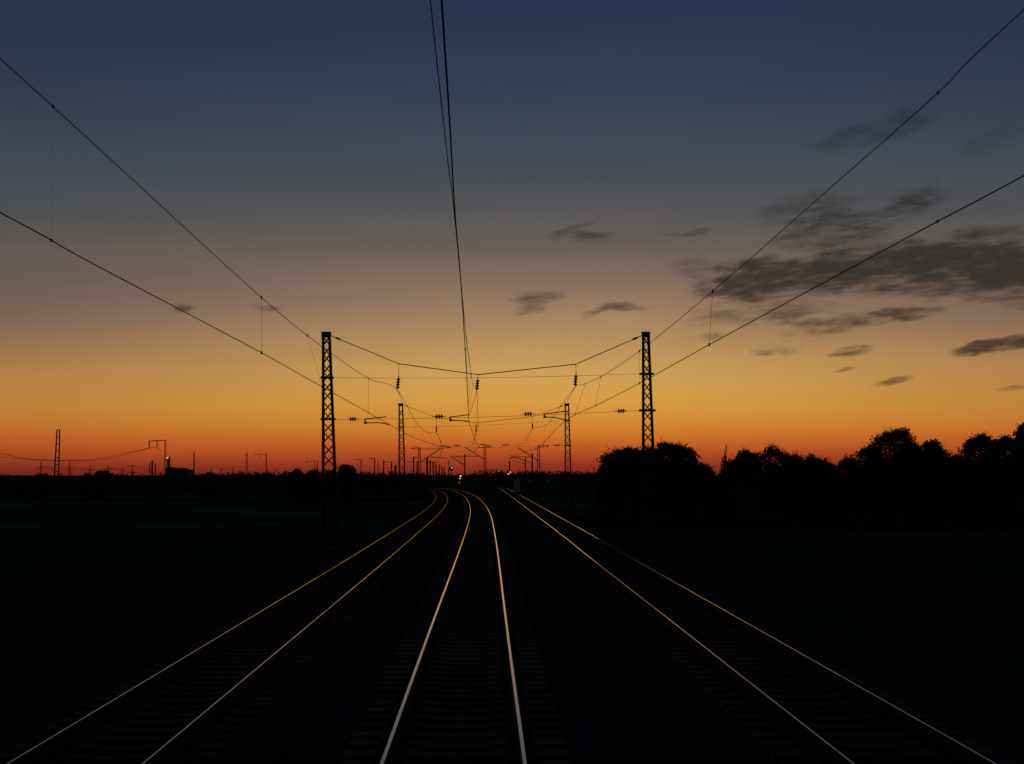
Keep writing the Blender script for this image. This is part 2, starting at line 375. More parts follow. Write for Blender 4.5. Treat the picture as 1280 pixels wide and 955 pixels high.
# ------------------------------------------------------------------ lattice masts
def lattice_mast(base, ztop, wtop, wbot, panels, label, chord=.11, skew=1.0, brackets=(), lean=0.0, cap=.26, group=None, depth=None, name='lattice_mast'):
    """base: (x left face, y, z ground). The left face is upright, the right one tapers."""
    x0, y0, zg = base
    root = empty(name, (x0 + wbot/2, y0, zg)); tag(root, label, 'mast', group)
    dt = depth or .24
    def xl(z): return x0 + lean*(z-zg) + (1-skew)*(wbot-wtop)/2*(z-zg)/(ztop-zg)
    def w(z): return wbot + (wtop-wbot)*(z-zg)/(ztop-zg)
    def dd(z): return dt*(1+.3*(1-(z-zg)/(ztop-zg)))
    for sx in (0, 1):
        for sy in (-1, 1):
            mb = MB(); pts = []
            for z in (zg-.3, ztop-.02):
                x = xl(z) + (chord/2 if sx == 0 else w(z)-chord/2)
                pts.append((x, y0 + sy*(dd(z)/2-chord/2), z))
            # L-shaped angle section
            q = 1 if sx else -1
            a, b = Vector(pts[0]), Vector(pts[1])
            mb.bar(a + Vector((0, sy*(chord/2-.008), 0)), b + Vector((0, sy*(chord/2-.008), 0)), chord, .016, up=(0,1,0))
            mb.bar(a + Vector((q*(chord/2-.008), -sy*.009, 0)), b + Vector((q*(chord/2-.008), -sy*.009, 0)), .016, chord-.018, up=(0,1,0))
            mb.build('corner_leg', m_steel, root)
    bw = max(.028, chord*.36)
    for face in range(4):
        mb = MB()
        for zc, hh in panels:
            if face < 2:
                y = y0 + (-1, 1)[face]*(dd(zc)/2-.02)
                xa0, xb0 = xl(zc-hh)+chord*.8, xl(zc-hh)+w(zc-hh)-chord*.8
                xa1, xb1 = xl(zc+hh)+chord*.8, xl(zc+hh)+w(zc+hh)-chord*.8
                mb.bar((xa0, y-.004, zc-hh), (xb1, y-.004, zc+hh), bw, .007, up=(0,1,0))
                mb.bar((xb0, y+.004, zc-hh), (xa1, y+.004, zc+hh), bw, .007, up=(0,1,0))
            else:
                x = xl(zc) + (.02 if face == 2 else w(zc)-.02); d = dd(zc)/2-chord*.8
                mb.bar((x-.004, y0-d, zc-hh), (x-.004, y0+d, zc+hh), bw, .007, up=(1,0,0))
                mb.bar((x+.004, y0+d, zc-hh), (x+.004, y0-d, zc+hh), bw, .007, up=(1,0,0))
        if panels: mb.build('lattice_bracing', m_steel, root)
    mb = MB(); z = ztop
    mb.box((xl(z)-.012, y0-dt/2-.012, z-cap), (xl(z)+w(z)+.012, y0+dt/2+.012, z-.02)); mb.box((xl(z)-.03, y0-dt/2-.03, z-.018), (xl(z)+w(z)+.03, y0+dt/2+.03, z+.012))
    mb.build('head_plate', m_steel, root)
    mb = MB(); c = x0+wbot/2; mb.box((c-wbot*.8, y0-wbot*.9, zg-.6), (c+wbot*.8, y0+wbot*.9, zg+.22)); mb.box((c-wbot*.62, y0-wbot*.72, zg+.22), (c+wbot*.62, y0+wbot*.72, zg+.34))
    mb.build('concrete_foot', m_conc, root)
    for z, ext in brackets:
        mb = MB(); a = xl(z)-ext; b = xl(z)+w(z)+ext
        mb.box((a, y0-dd(z)/2-.05, z-.05), (b, y0-dd(z)/2-.005, z+.05)); mb.box((a, y0+dd(z)/2+.005, z-.05), (b, y0+dd(z)/2+.05, z+.05))
        mb.box((a, y0-dd(z)/2-.005, z-.035), (a+.06, y0+dd(z)/2+.005, z+.035)); mb.box((b-.06, y0-dd(z)/2-.005, z-.035), (b, y0+dd(z)/2+.005, z+.035))
        mb.build('bracket', m_steel, root)
    return root
D1 = 69.0; D2 = 136.0
k1 = D1/F
ycs = [426.4, 439, 448.4, 461, 471, 484.2, 495, 508.9, 520.2, 534.8, 546.6, 562.6, 575.8, 592.5, 606.5, 624, 639, 658, 674]
pan1 = []
for i, y in enumerate(ycs):
    g = (ycs[i] - ycs[i-1]) if i % 2 == 0 and i else (ycs[min(i+1, len(ycs)-1)]-ycs[i] if i % 2 else 9.0)
    pan1.append((CAMH-(y-HY)*k1, max(9.4, g*.95)*.5*k1))
GM = 'tall lattice masts that carry the cross-span wires'
zt1 = CAMH + (HY-415.2)*k1
lattice_mast((P(402.6, 0, D1).x, D1, -1.0), zt1, .415, .86, pan1, 'tall near lattice mast on the left of the tracks, standing clear of trees', .115,
             brackets=((CAMH+(HY-472)*k1, .06), (CAMH+(HY-524)*k1, .06)), group=GM)
lattice_mast((P(802.6, 0, D1).x, D1, -1.0), zt1, .37, .80, pan1, 'tall near lattice mast on the right rising out of the dark tree clump', .115,
             brackets=((CAMH+(HY-467.3)*k1, .12), (CAMH+(HY-513)*k1, .14)), group=GM)
k2 = D2/F; zt2 = CAMH + (HY-504.3)*k2
pan2 = []; z = -.3; i = 0
while z < zt2-.5:
    h = .30+.05*(1-z/10); pan2.append((z, h)); z += (2*h if i % 2 == 0 else 2*h+.22); i += 1
lattice_mast((P(498.2, 0, D2).x, D2, -1.0), zt2, .44, .82, pan2, 'second lattice mast on the left, half as tall in view as the one before it', .12,
             brackets=((CAMH+(HY-534)*k2, .05), (CAMH+(HY-560)*k2, .05)), group=GM)
lattice_mast((P(705.8, 0, D2).x, D2, -1.0), zt2, .44, .80, pan2, 'second lattice mast on the right, against open sky left of the tree clump', .12,
             brackets=((CAMH+(HY-526)*k2, .05), (CAMH+(HY-557)*k2, .05)), group=GM)

# ------------------------------------------------------------------ head spans
def rod_insulator(mb, a, b, r=.05, sheds=3, rr=.10, span=(.32, .68)):
    a = Vector(a); b = Vector(b); d = b-a
    mb.tube([a, b], r*.45, 6)
    mb.tube([a+d*.2, a+d*.8], r*.75, 6)
    for i in range(sheds):
        t = span[0] + (span[1]-span[0])*i/max(1, sheds-1); c = a+d*t; u = d.normalized()
        mb.tube([c-u*.045, c-u*.01, c+u*.01, c+u*.045], [r, rr, rr, r], 8)
def head_span(Y, k, label, topspan, hangers, upper, lower, arms, lins, wr):
    root = empty('head_span', P(640, 468, Y)); root.location = P(topspan[len(topspan)//2][0], topspan[len(topspan)//2][1], Y)
    tag(root, label, 'head span', 'head spans of cross wires between mast pairs')
    for off in (-.10, .10):
        mb = MB(); mb.tube([P(x, y, Y)+Vector((0, off, 0)) for x, y in topspan], wr*1.1, 5); mb.build('span_wire', m_wire, root)
    for x0, y0, x1, y1 in ((*topspan[0], *topspan[1]), (*topspan[-1], *topspan[-2])):
        a = P(x0, y0, Y); b = P(x1, y1, Y); mb = MB(); c = a + (b-a)*.075; e = a+(b-a)*.14
        mb.tube([c+Vector((0,-.1,0)), e+Vector((0,-.1,0))], .05, 6); mb.tube([c+Vector((0,.1,0)), e+Vector((0,.1,0))], .05, 6)
        mb.build('turnbuckle', m_steel, root)
    for pts, nm in ((upper, 'upper_cross_wire'), (lower, 'lower_cross_wire')):
        a = P(*pts[0], Y); b = P(*pts[1], Y); mb = MB()
        mb.tube([a + (b-a)*t + Vector((0, 0, -.10*math.sin(math.pi*t))) for t in np.linspace(0, 1, 9)], wr*(.55 if nm[0] == 'u' else .6), 5)
        mb.build(nm, m_wire, root)
    for (x0, y0), (x1, y1), (x2, y2), (x3, y3) in hangers:
        mb = MB(); mb.tube([P(x0, y0, Y), P(x1, y1, Y)], wr*.9, 5); mb.build('hanger_rod', m_wire, root)
        mb = MB(); rod_insulator(mb, P(x1, y1, Y), P(x2, y2, Y), .055, 4, .10, (.25, .8)); mb.build('insulator', m_insul, root, True)
        mb = MB(); mb.tube([P(x2, y2, Y), P((x2+x3)/2+.3, (y2+y3)/2, Y), P(x3, y3, Y)], wr*.8, 5)
        mb.build('drop_wire', m_wire, root)
    for xa, xb, y in lins:
        mb = MB(); rod_insulator(mb, P(xa, y+.1, Y), P(xb, y-.1, Y),   .04, 3, .125); mb.build('insulator', m_insul, root, True)
    for up, lo in arms:
        mb = MB(); mb.tube([P(x, y, Y) for x, y in up], .028, 6)
        mb.tube([P(*up[0], Y), P(*lo[0], Y)], .036, 6)
        mb.tube([P(x, y, Y) for x, y in lo], .028, 6)
        mb.box(P(*lo[0], Y)-Vector((.05, .05, .05)), P(*lo[0], Y)+Vector((.09, .05, .05)))
        mb.build('steady_arm', m_steel, root)
    return root
head_span(D1, k1, 'nearest span of cross wires hung between the two tall masts',
    [(413.5, 419.5), (498.3, 454.6), (597.7, 468.3), (719.5, 455.3), (803, 419.3)],
    [((498.3, 454.6), (498.6, 470), (496.6, 487.5), (502.6, 501.5)), ((597.7, 468.3), (597.4, 472), (595.9, 489), (587, 518.2)), ((719.5, 455.3), (720.2, 466), (718.9, 484), (709.2, 500.6))],
    ((402, 472), (803, 467.2)), ((404, 524.5), (803, 513)),
    [(((456.2, 523.6), (483.2, 521)), ((456.4, 528.6), (472, 528.4), (480, 529.2), (487.6, 531.2))),
     (((562.3, 521.4), (586.8, 518.2)), ((562.8, 525.4), (575, 525.6), (586.2, 526.8))),
     (((680.2, 517.4), (709, 513.8)), ((680.6, 521.2), (692, 521.6), (706, 524.5)))],
    [(433.5, 448.5, 523.8), (540.5, 557.5, 520.6), (651.5, 669, 517.4), (768.5, 784.5, 513.7)], .0145)
head_span(D2, k2, 'farther span of cross wires between the second pair of masts',
    [(504, 506), (545.3, 522), (595.3, 528.6), (665.5, 520.9), (706, 506.2)],
    [((545.3, 522), (545.5, 531), (545.5, 541), (552, 553)), ((595.3, 528.6), (595.3, 529.8), (594.8, 540), (590, 556)), ((665.5, 520.9), (665.5, 528.5), (665.5, 536), (658, 552))],
    ((500, 534.5), (706, 526)), ((500, 560), (706, 556.4)),
    [(((515, 560.4), (524, 559)), ((515, 560.8), (520, 561.2), (524, 561))),
     (((549.5, 557.2), (562.5, 557.4)), ((562.7, 559.4), (556, 560), (552, 560.6))),
     (((600, 555.2), (613.5, 556.4)), ((613.5, 558.6), (606, 558.8), (598, 559.6))),
     (((684.5, 556.4), (673.5, 556.2)), ((684.7, 558.4), (680, 558.8), (675, 559)))],
    [(565, 577, 557.2), (625.5, 638.5, 556.3), (690.5, 703, 556.5)], .017)

# ------------------------------------------------------------------ overhead lines
def at(fnx, pts):      # (px, py, Z or None, Y or None)
    out = []
    for px, py, Z, Y in pts:
        if Y is None: Y = (Z-CAMH)*F/(HY-py)
        out.append(P(px, py, Y))
    return out
def rad(pts, r0):      # wires are built slightly stouter with distance to stay visible from the camera
    return [r0*(1+min(2.0, max(0, p.y-12)/55)) for p in pts]
def overhead(label, contact, mess, drops, supports):
    root = empty('overhead_line', contact[0]); root.location = (contact[0].x, 0, contact[0].z)
    tag(root, label, 'overhead line')
    c = spline(contact, 6); m = spline(mess, 6)
    mb = MB(); mb.tube(c, rad(c, .0062), 6); mb.build('contact_wire', m_wire, root, True)
    mb = MB(); mb.tube(m, rad(m, .0052), 6); mb.build('messenger_wire', m_wire, root, True)
    cy = [p.y for p in c]; my = [p.y for p in m]
    ci = lambda Y: Vector((np.interp(Y, cy, [p.x for p in c]), Y, np.interp(Y, cy, [p.z for p in c])))
    mi = lambda Y: Vector((np.interp(Y, my, [p.x for p in m]), Y, np.interp(Y, my, [p.z for p in m])))
    for Y in drops:
        Ya, Yb = Y if isinstance(Y, tuple) else (Y, Y)
        a = mi(Ya); b = ci(Yb); mb = MB()
        cq = min(.03, .0011*Ya); mb.tube([a, b], .0006 if Ya < 20 else (.0028 if Ya < 45 else .005), 4)
        for q in (a, b): mb.box(q-Vector((cq*.4, cq, cq)), q+Vector((cq*.4, cq, cq)))
        mb.build('dropper', m_wire, root)
    return root
def far_line(fn, z0, Ys, zc, stag=.25):
    return [Vector((fn(Y)+(stag if i % 2 else -stag), Y, zc+Zt(Y))) for i, Y in enumerate(Ys)]
def sagged(fn, Ya, Yb, za, zb, low):
    return [Vector((fn(Y), Y, za+(zb-za)*t - 4*(max(za, zb)-low)*t*(1-t))) for t, Y in ((t, Ya+(Yb-Ya)*t) for t in (.2, .4, .6, .8, 1.0))]
cl = [Vector((-4.5, -25, 5.5)), Vector((-4.66, 0, 5.5))] + at(None, [(0, 265.5, 5.5, None), (120, 331.6, 5.5, None), (327, 441, 5.5, None), (402.6, 483.5, 5.5, None), (457.5, 514, 5.5, None), (487.6, 531.2, None, 69.4), (520, 548, 5.5, None), (552, 560.4, None, 136)]) + far_line(TL, 0, [200, 262, 330, 400], 5.5)
ml = [Vector((-4.4, -25, 6.75)), Vector((-4.6, 0, 7.16))] + at(None, [(0, 73, None, 13.1), (327, 372, None, 28.4), (402, 432.7, None, 39.7), (461.8, 473.7, None, 56.5), (496.6, 487.5, None, 69.0), (521.5, 530, None, 93)])
ml += [Vector((-6.9, 115, 6.42)), P(545.5, 541, 136)] + sagged(TL, 136, 200, 7.1, 7.1, 6.6) + sagged(TL, 200, 262, 7.1, 7.1, 6.6) + sagged(TL, 262, 330, 7.1, 6.8, 6.2)
overhead('catenary over the left track with a slanting dropper by the tall mast', cl, ml, [8, 14.7, 28.4, (36.3, 39.5), 56.0, 82, 93, 104, 118, 150, 168, 184], None)
cc_ = [Vector((.5, -25, 5.5)), Vector((-.16, 0, 5.5))] + at(None, [(552, 0, 5.5, None), (561.4, 142, 5.5, None), (569.5, 276, 5.5, None), (577.6, 374, 5.5, None), (583.9, 480, 5.5, None), (586.2, 526.8, None, 69), (590, 538, 5.5, None), (594.5, 553, 5.5, None), (598, 559.6, None, 136)]) + far_line(TC, 0, [200, 258, 330, 400], 5.5)
mc = [Vector((.1, -25, 6.7)), Vector((-.41, 0, 7.1))] + at(None, [(538, 0, None, 11.4), (547.4, 90, None, 13.4), (561.4, 215.7, None, 17.2), (568.3, 272, None, 19.9), (582.8, 422, None, 36.7), (586, 445.4, None, 43.2), (591.2, 480, None, 60), (595.9, 489, None, 69)])
mc += [Vector((-2.1, 86, 6.72)), Vector((-2.7, 112, 6.5)), P(594.8, 540, 136)] + sagged(TC, 136, 200, 7.1, 7.1, 6.6) + sagged(TC, 200, 258, 7.1, 7.1, 6.6) + sagged(TC, 258, 330, 7.1, 6.8, 6.2)
overhead('catenary over the middle track running out over the viewer', cc_, mc, [6.0, 12.5, 19.8, 27.5, 36.7, 43.2, 52, 60, 80, 93, 104, 120, 150, 168, 184], None)
cr_ = [Vector((4.9, -25, 5.5)), Vector((4.55, 0, 5.5))] + at(None, [(1280, 219.5, 5.5, None), (1128.6, 300, 5.5, None), (888, 430, 5.5, None), (802.8, 477.3, 5.5, None), (747.6, 505.6, 5.5, None), (706, 526.5, None, 68), (680.3, 552.8, 5.5, 110), (675, 559, None, 136)]) + far_line(TR, 0, [190, 240, 300, 350], 5.5)
mr = [Vector((4.7, -25, 6.75)), Vector((4.5, 0, 7.1))] + at(None, [(1280, 12, None, 11.46), (1168.2, 120, None, 13.7), (1040, 233, None, 17.7), (887.5, 366.8, None, 26.9), (797.6, 440, None, 38.3), (750, 471.6, None, 50.9), (729.2, 480.6, None, 61.8), (718.9, 484, None, 69), (704, 503, None, 80)])
mr += [Vector((2.6, 105, 6.7)), P(665.5, 536, 136)] + sagged(TR, 136, 190, 7.1, 7.1, 6.6) + sagged(TR, 190, 240, 7.1, 7.1, 6.6) + sagged(TR, 240, 300, 7.1, 6.8, 6.2)
overhead('catenary over the right track passing behind the mast by the trees', cr_, mr, [8, 13.6, 26.6, 38.0, 50.5, 60, 84, 97, 108, 120, 150, 168, 182], None)

# ------------------------------------------------------------------ distant single masts
def pole(px, ytop, Y, w, label, group=None, lattice=False, arms=(), yb=None, name='line_pole', mt=None, flare=1.7, lean=0):
    top = P(px, ytop, Y); zg = G(Y)
    root = empty(name, (top.x, Y, zg)); tag(root, label, 'mast' if lattice else 'pole', group)
    mb = MB(); x, zt = top.x, top.z
    if lattice:
        wb = w*flare
        for sx in (-1, 1):
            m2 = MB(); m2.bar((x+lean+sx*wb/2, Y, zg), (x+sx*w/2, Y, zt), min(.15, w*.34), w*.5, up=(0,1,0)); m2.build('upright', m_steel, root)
        n = max(5, int((zt-zg)/(w*2.6)))
        for i in range(n):
            z0 = zg+(zt-zg)*i/n; z1 = zg+(zt-zg)*(i+1)/n
            a = (wb+(w-wb)*(z0-zg)/(zt-zg))/2; b = (wb+(w-wb)*(z1-zg)/(zt-zg))/2
            s = 1 if i % 2 else -1; xo = x; x = x+lean*(1-(z1-zg)/(zt-zg))
            if lattice == 'ladder': mb.bar((x-b, Y, z1), (x+b, Y, z1), w*.3, w*.3, up=(0,1,0))
            else: mb.bar((x-s*a, Y, z0), (x+s*b, Y, z1), w*.22, w*.3, up=(0,1,0)); mb.bar((x-b, Y+.01, z1), (x+b, Y+.01, z1), w*.2, w*.3, up=(0,1,0))
            x = xo
        mb.build('lattice_bracing', m_steel, root)
    else:
        mb.bar((x, Y, zg), (x, Y, zt), w, w*.8, up=(0,1,0)); mb.bar((x, Y, zt), (x, Y, zt+w*.3), w*.7, w*.5, up=(0,1,0))
        mb.build('post', mt or m_steel, root)
    for kind, pts, r in arms:
        q = [P(a, b, Y) for a, b in pts]; mb = MB()
        if kind == 'insulator': rod_insulator(mb, q[0], q[1], r, 3, r*2.2); mb.build('insulator', m_insul, root, True)
        else: mb.tube(q, r, 5); mb.build(kind, m_steel, root)
    return root
GP = 'far poles of the railway line against the glow'
pole(606, 558.3, 252, .30, 'lattice mast in the middle whose slanting tube reaches left', GP, True,
     [('cantilever', [(606, 574.5), (580.8, 559)], .075), ('cantilever', [(606, 558.8), (598, 559.3)], .05)])
pole(673.3, 556.2, 240, .32, 'lattice mast left of the second right mast, slanting tube to the left', GP, True,
     [('cantilever', [(673, 576), (647.3, 559.4)], .075), ('registration_arm', [(668, 559.2), (671, 561.5)], .06)])
pole(524.3, 560.4, 268, .34, 'lattice mast just right of the second left mast, slanting tube to the right', GP, True,
     [('cantilever', [(526, 577), (550.4, 561)], .08), ('cantilever', [(524.3, 561.4), (550, 561)], .05)])
pole(581, 568.2, 355, .32, 'pole in the middle with crossbar and brace, left of the lattice mast', GP, False,
     [('crossbar', [(566, 570.3), (600, 570.3)], .07), ('cantilever', [(581, 581.5), (562, 570)], .10), ('cantilever', [(581, 573), (570, 571)], .04)])
pole(665.3, 566.8, 345, .34, 'pole right of centre with level arm and long slanting tube', GP, False,
     [('crossbar', [(636, 572.5), (645, 571.3), (665, 571)], .09), ('cantilever', [(665, 579), (637, 569)], .09)])
pole(656.6, 571.8, 440, .34, 'plain thin pole left of the level-armed pole', GP, False, [('cantilever', [(656, 580), (640, 575)], .09)])
pole(517, 571.2, 400, .40, 'pole with short arm between the second mast and the lattice mast', GP, False, [('crossbar', [(517, 571.6), (522.5, 571.8)], .10)])
row = [(521.4, 577.5, .4), (534, 573.2, .7), (537.7, 575.8, .5), (541.5, 577.5, .5), (545, 580.3, .5), (549, 581, .5), (552.5, 583.6, .5), (555.2, 584.7, .5), (560.8, 575.3, .3)]
names = ['short dark pole right behind the short-armed pole', 'dark pole with long arm that opens the receding row', 'second pole of the receding row on the curve', 'third pole of the receding row on the curve',
         'fourth pole of the receding row on the curve', 'fifth pole of the receding row on the curve', 'sixth pole of the receding row on the curve', 'last and lowest pole of the receding row', 'faint thin pole standing right of the receding row']
for i, (x, y, w) in enumerate(row):
    Y = 470 + i*24
    arms = [('crossbar', [(535, 571.2), (559, 572.4)], .12)] if i == 1 else ([('crossbar', [(507, 577.4), (540, 577.6)], .10)] if i == 0 else ([('crossbar', [(540, 578), (548, 578)], .10)] if i == 3 else []))
    pole(x, y, Y, w, names[i], 'receding row of poles along the curve', False, arms)
pole(451.4, 574.4, 400, .24, 'faint pole with short arm right of the round bush', GP, False, [('crossbar', [(443, 574.6), (452, 574.4)], .07)])
pole(468.2, 573, 360, .26, 'dark pole with an arm to its left, between bush and second mast', GP, False, [('crossbar', [(461, 573.4), (468.2, 573.2)], .09)])
pole(472.5, 576, 430, .16, 'very thin pale pole right behind the dark armed pole', GP)
pt = empty('gantry', P(484, 591, 400)); pt.location.z = G(400); tag(pt, 'small goalpost-shaped gantry left of the second mast', 'gantry', GP)
for x, y in ((479.6, 574.8), (489.3, 577)):
    mb = MB(); a = P(x, y, 400); mb.bar((a.x, 400, G(400)), a, .3, .25, up=(0,1,0)); mb.build('post', m_steel, pt)
mb = MB(); mb.bar(P(479.6, 577.6, 400), P(489.3, 577.6, 400), .16, .16); mb.build('crossbar', m_steel, pt)
pole(494.3, 582, 380, .55, 'stubby thick pole at the foot of the second left mast', GP)
pole(637, 577, 310, .32, 'short post carrying the pink and white signal lamps', GP)
# left: the other line
GL = 'masts of the other line on the left'
pole(73.0, 537.2, 220, .42, 'tall slender ladder-braced mast at the far left', GL, 'ladder', lean=-.45, flare=1.9)
pole(206.6, 550, 222, .17, 'gallows-shaped mast with two hanging tubes beside the chimneys', GL, True, flare=3.2, arms=
     [('gallows_arm', [(206, 550.3), (186, 551.4)], .065), ('drop_tube', [(186.6, 551.5), (186.6, 559.8)], .09), ('drop_tube', [(196.4, 551), (196.4, 559.4)], .075)])
pole(242.6, 565, 300, .22, 'slim bare pole right of the factory', GL, False)
pole(308.4, 565.8, 330, .26, 'slim lattice mast between two gallows masts', GL, True)
pole(332.8, 567.2, 330, .20, 'gallows mast with long arm to the left of the tall mast', GL, False,
     [('gallows_arm', [(333, 567.6), (318, 568.6)], .06), ('drop_tube', [(325, 568), (325, 573)], .06)])
pole(393.6, 575.9, 390, .16, 'low gallows mast close against the tall near mast', GL, False,
     [('gallows_arm', [(393.6, 576.2), (382.4, 576.6)], .07), ('drop_tube', [(382.6, 576.6), (382.6, 579.2)], .09)])
pole(396.9, 576, 400, .16, 'thin post doubling the low gallows mast', GL)
pole(187.3, 578.6, 900, .55, 'thin far pole between pylon and chimneys', GL, False, [('crossbar', [(184, 588), (192, 588)], .2)])
pole(356.5, 589, 600, .5, 'tiny stub post on the tree line left of the tall mast', GL)
pole(264, 586.5, 280, .2, 'stub post sticking up from the round bush', GL)
# sagging feeder wires of that line
w = empty('feeder_wires', P(71, 560, 220)); tag(w, 'two sagging feeder wires passing the far left mast to the gallows mast', 'wires')
for pts in ([(-60, 558), (0, 567), (30, 573), (66, 575.3), (100, 575.2), (130, 572), (160, 565.5), (186.6, 560.2), (196, 560), (204, 565)],
            [(-60, 563), (0, 571), (35, 574.2), (66, 575.9), (110, 576), (140, 572.4), (165, 566), (186.6, 560.5)]):
    mb = MB(); mb.tube(spline([P(x, y, 221) for x, y in pts], 5), .028, 4); mb.build('wire', m_wire, w)

# power pylons on the horizon
GY = 'power pylons on the horizon'
def pylon(px, ytop, Y, widths, label, hy=591):
    a = P(px, ytop, Y); zg = G(Y); root = empty('power_pylon', (a.x, Y, zg)); tag(root, label, 'pylon', GY)
    H = a.z-zg; s = Y/F; mb = MB()
    for q in (-1, 1):
        for p_ in (-1, 1): mb.bar((a.x+q*H*.05, Y+p_*H*.05, zg), (a.x+q*.25, Y+p_*.25, a.z), s*.26, s*.26, up=(0,1,0))
    n = 7
    for i in range(n):
        z0 = zg+H*i/n; z1 = zg+H*(i+1)/n; b0 = H*.05*(1-i/n)+.2; b1 = H*.05*(1-(i+1)/n)+.2; q = 1 if i % 2 else -1
        mb.bar((a.x-q*b0, Y, z0), (a.x+q*b1, Y, z1), s*.15, s*.15, up=(0,1,0))
    mb.build('tower', m_steel, root)
    for f, wd in widths:
        z = zg + H*f; mb = MB(); mb.bar((a.x-wd*s, Y, z), (a.x+wd*s, Y, z), s*.26, s*.26, up=(0,1,0))
        mb.bar((a.x-wd*s, Y, z), (a.x, Y, z+H*.06), s*.25, s*.25, up=(0,1,0)); mb.bar((a.x+wd*s, Y, z), (a.x, Y, z+H*.06), s*.25, s*.25, up=(0,1,0))
        mb.build('crossarm', m_steel, root)
pylon(51, 577.4, 1900, [(.62, 6)], 'thin pylon just left of the ladder-braced mast')
pylon(87, 577.6, 1900, [(.5, 6), (.3, 4)], 'pylon with two arms right of the ladder-braced mast')
pylon(112.8, 582, 2300, [(.6, 6), (.35, 7)], 'small faint pylon left of the round field bush')
pylon(135.3, 581.6, 2300, [(.7, 5), (.4, 7)], 'small faint pylon above the round field bush')
pylon(153.6, 585.6, 2500, [(.7, 5), (.2, 5)], 'smallest pylon left of the wide T-shaped pylon')
pylon(165.4, 581.4, 1900, [(.92, 7.5), (.45, 9)], 'wide T-shaped pylon between field bush and chimneys')
pylon(277, 584.5, 2300, [(.8, 5)], 'faint pylon right of the round bush near the factory')
pylon(291, 585, 2300, [(.8, 6), (.4, 5)], 'faint pylon left of the slim lattice mast')
pylon(298.4, 587.5, 2300, [(.8, 3)], 'tiny dark pylon left beside the slim lattice mast')
w = empty('power_lines', P(120, 583, 1900)); tag(w, 'faint power lines strung along the pylons on the horizon', 'wires')
for pts in ([(51, 582), (68, 584.5), (87, 582.5), (100, 586), (112.8, 585), (124, 587), (135.3, 584), (150, 586), (165.4, 582), (190, 587)],
            [(51, 584), (70, 587), (87, 585), (100, 588), (112.8, 587), (135.3, 587), (165.4, 586)], [(262, 583.8), (277, 585), (291, 583.8), (312, 583.2)]):
    mb = MB(); mb.tube(spline([P(x, y, 1950) for x, y in pts], 4), .16, 4); mb.build('wire', m_wire, w)

# factory and chimneys
YF = 900
fb = empty('factory', P(219, 600, YF)); fb.location.z = G(YF); tag(fb, 'dark stepped factory block below the lit chimney', 'factory')
def fbox(name, x0, y0, x1, y1, d0, d1, parent, m=m_wall):
    a = P(x0, y0, YF); b = P(x1, y1, YF); mb = MB(); mb.box((a.x, YF+d0, G(YF)-.5), (b.x, YF+d1, a.z))
    mb.box((a.x-.25, YF+d0-.25, a.z+.003), (b.x+.25, YF+d1+.25, a.z+.35)); return mb.build(name, m, parent)
fbox('main_hall', 206.5, 585.4, 222, 600, 0, 30, fb); fbox('side_hall', 222.3, 587.4, 231.8, 600, 4, 26, fb)
fbox('roof_vent', 209, 584.2, 211, 586, 6, 10, fb); fbox('roof_vent', 225, 586.6, 227, 588, 8, 12, fb)
def chimney(x, y, wpx, label, lamp=False):
    a = P(x, y, YF+12); r = wpx/2*(YF)/F; root = empty('chimney', (a.x, YF+12, G(YF))); tag(root, label, 'chimney', 'chimneys by the factory')
    mb = MB(); mb.tube([(a.x, YF-8, G(YF)), (a.x, YF-8, a.z-.8), (a.x, YF-8, a.z)], [r*1.12, r, r*1.05], 16); mb.build('stack', m_wall, root, True)
    mb = MB(); mb.tube([(a.x, YF-8, a.z-.5), (a.x, YF-8, a.z+.12)], [r*1.14, r*1.14], 16); mb.build('rim', m_conc, root)
    if lamp:
        mb = MB(); c = (a.x-.5*r, YF-8-r-.45, a.z-.55); mb.tube([(c[0]-.5, c[1], c[2]), (c[0]+.5, c[1], c[2])], [.42, .42], 10); mb.build('lamp', m_glow, root)
chimney(200.2, 576.3, 2.2, 'tallest plain chimney left of the gallows mast'); chimney(203.8, 579.3, 1.4, 'thinner shorter chimney beside the gallows mast')
chimney(220.3, 571.5, 3.6, 'thick chimney with a glowing lamp above the factory', True)
# pale dome in front
mb = MB(); c = P(232, 606.5, 330); n = 12; vs = []
for j in range(7):
    for i in range(n+1):
        a = math.pi*i/n; t = j/6
        vs.append((c.x - 2.6 + 5.2*(i/n), 330 + j*1.2, G(330)-.05 + 1.35*math.sin(a)**.8*(1-.25*abs(t-.5))))
mb.add(vs, [(j*(n+1)+i, j*(n+1)+i+1, (j+1)*(n+1)+i+1, (j+1)*(n+1)+i) for j in range(6) for i in range(n)])
mb.add([vs[i] for i in range(n+1)], [tuple(range(n+1))])
tag(mb.build('tarpaulin_mound', m_pale, smooth=True, origin=(c.x, 332, G(330))), 'low pale rounded mound under a tarpaulin in front of the factory', 'mound')

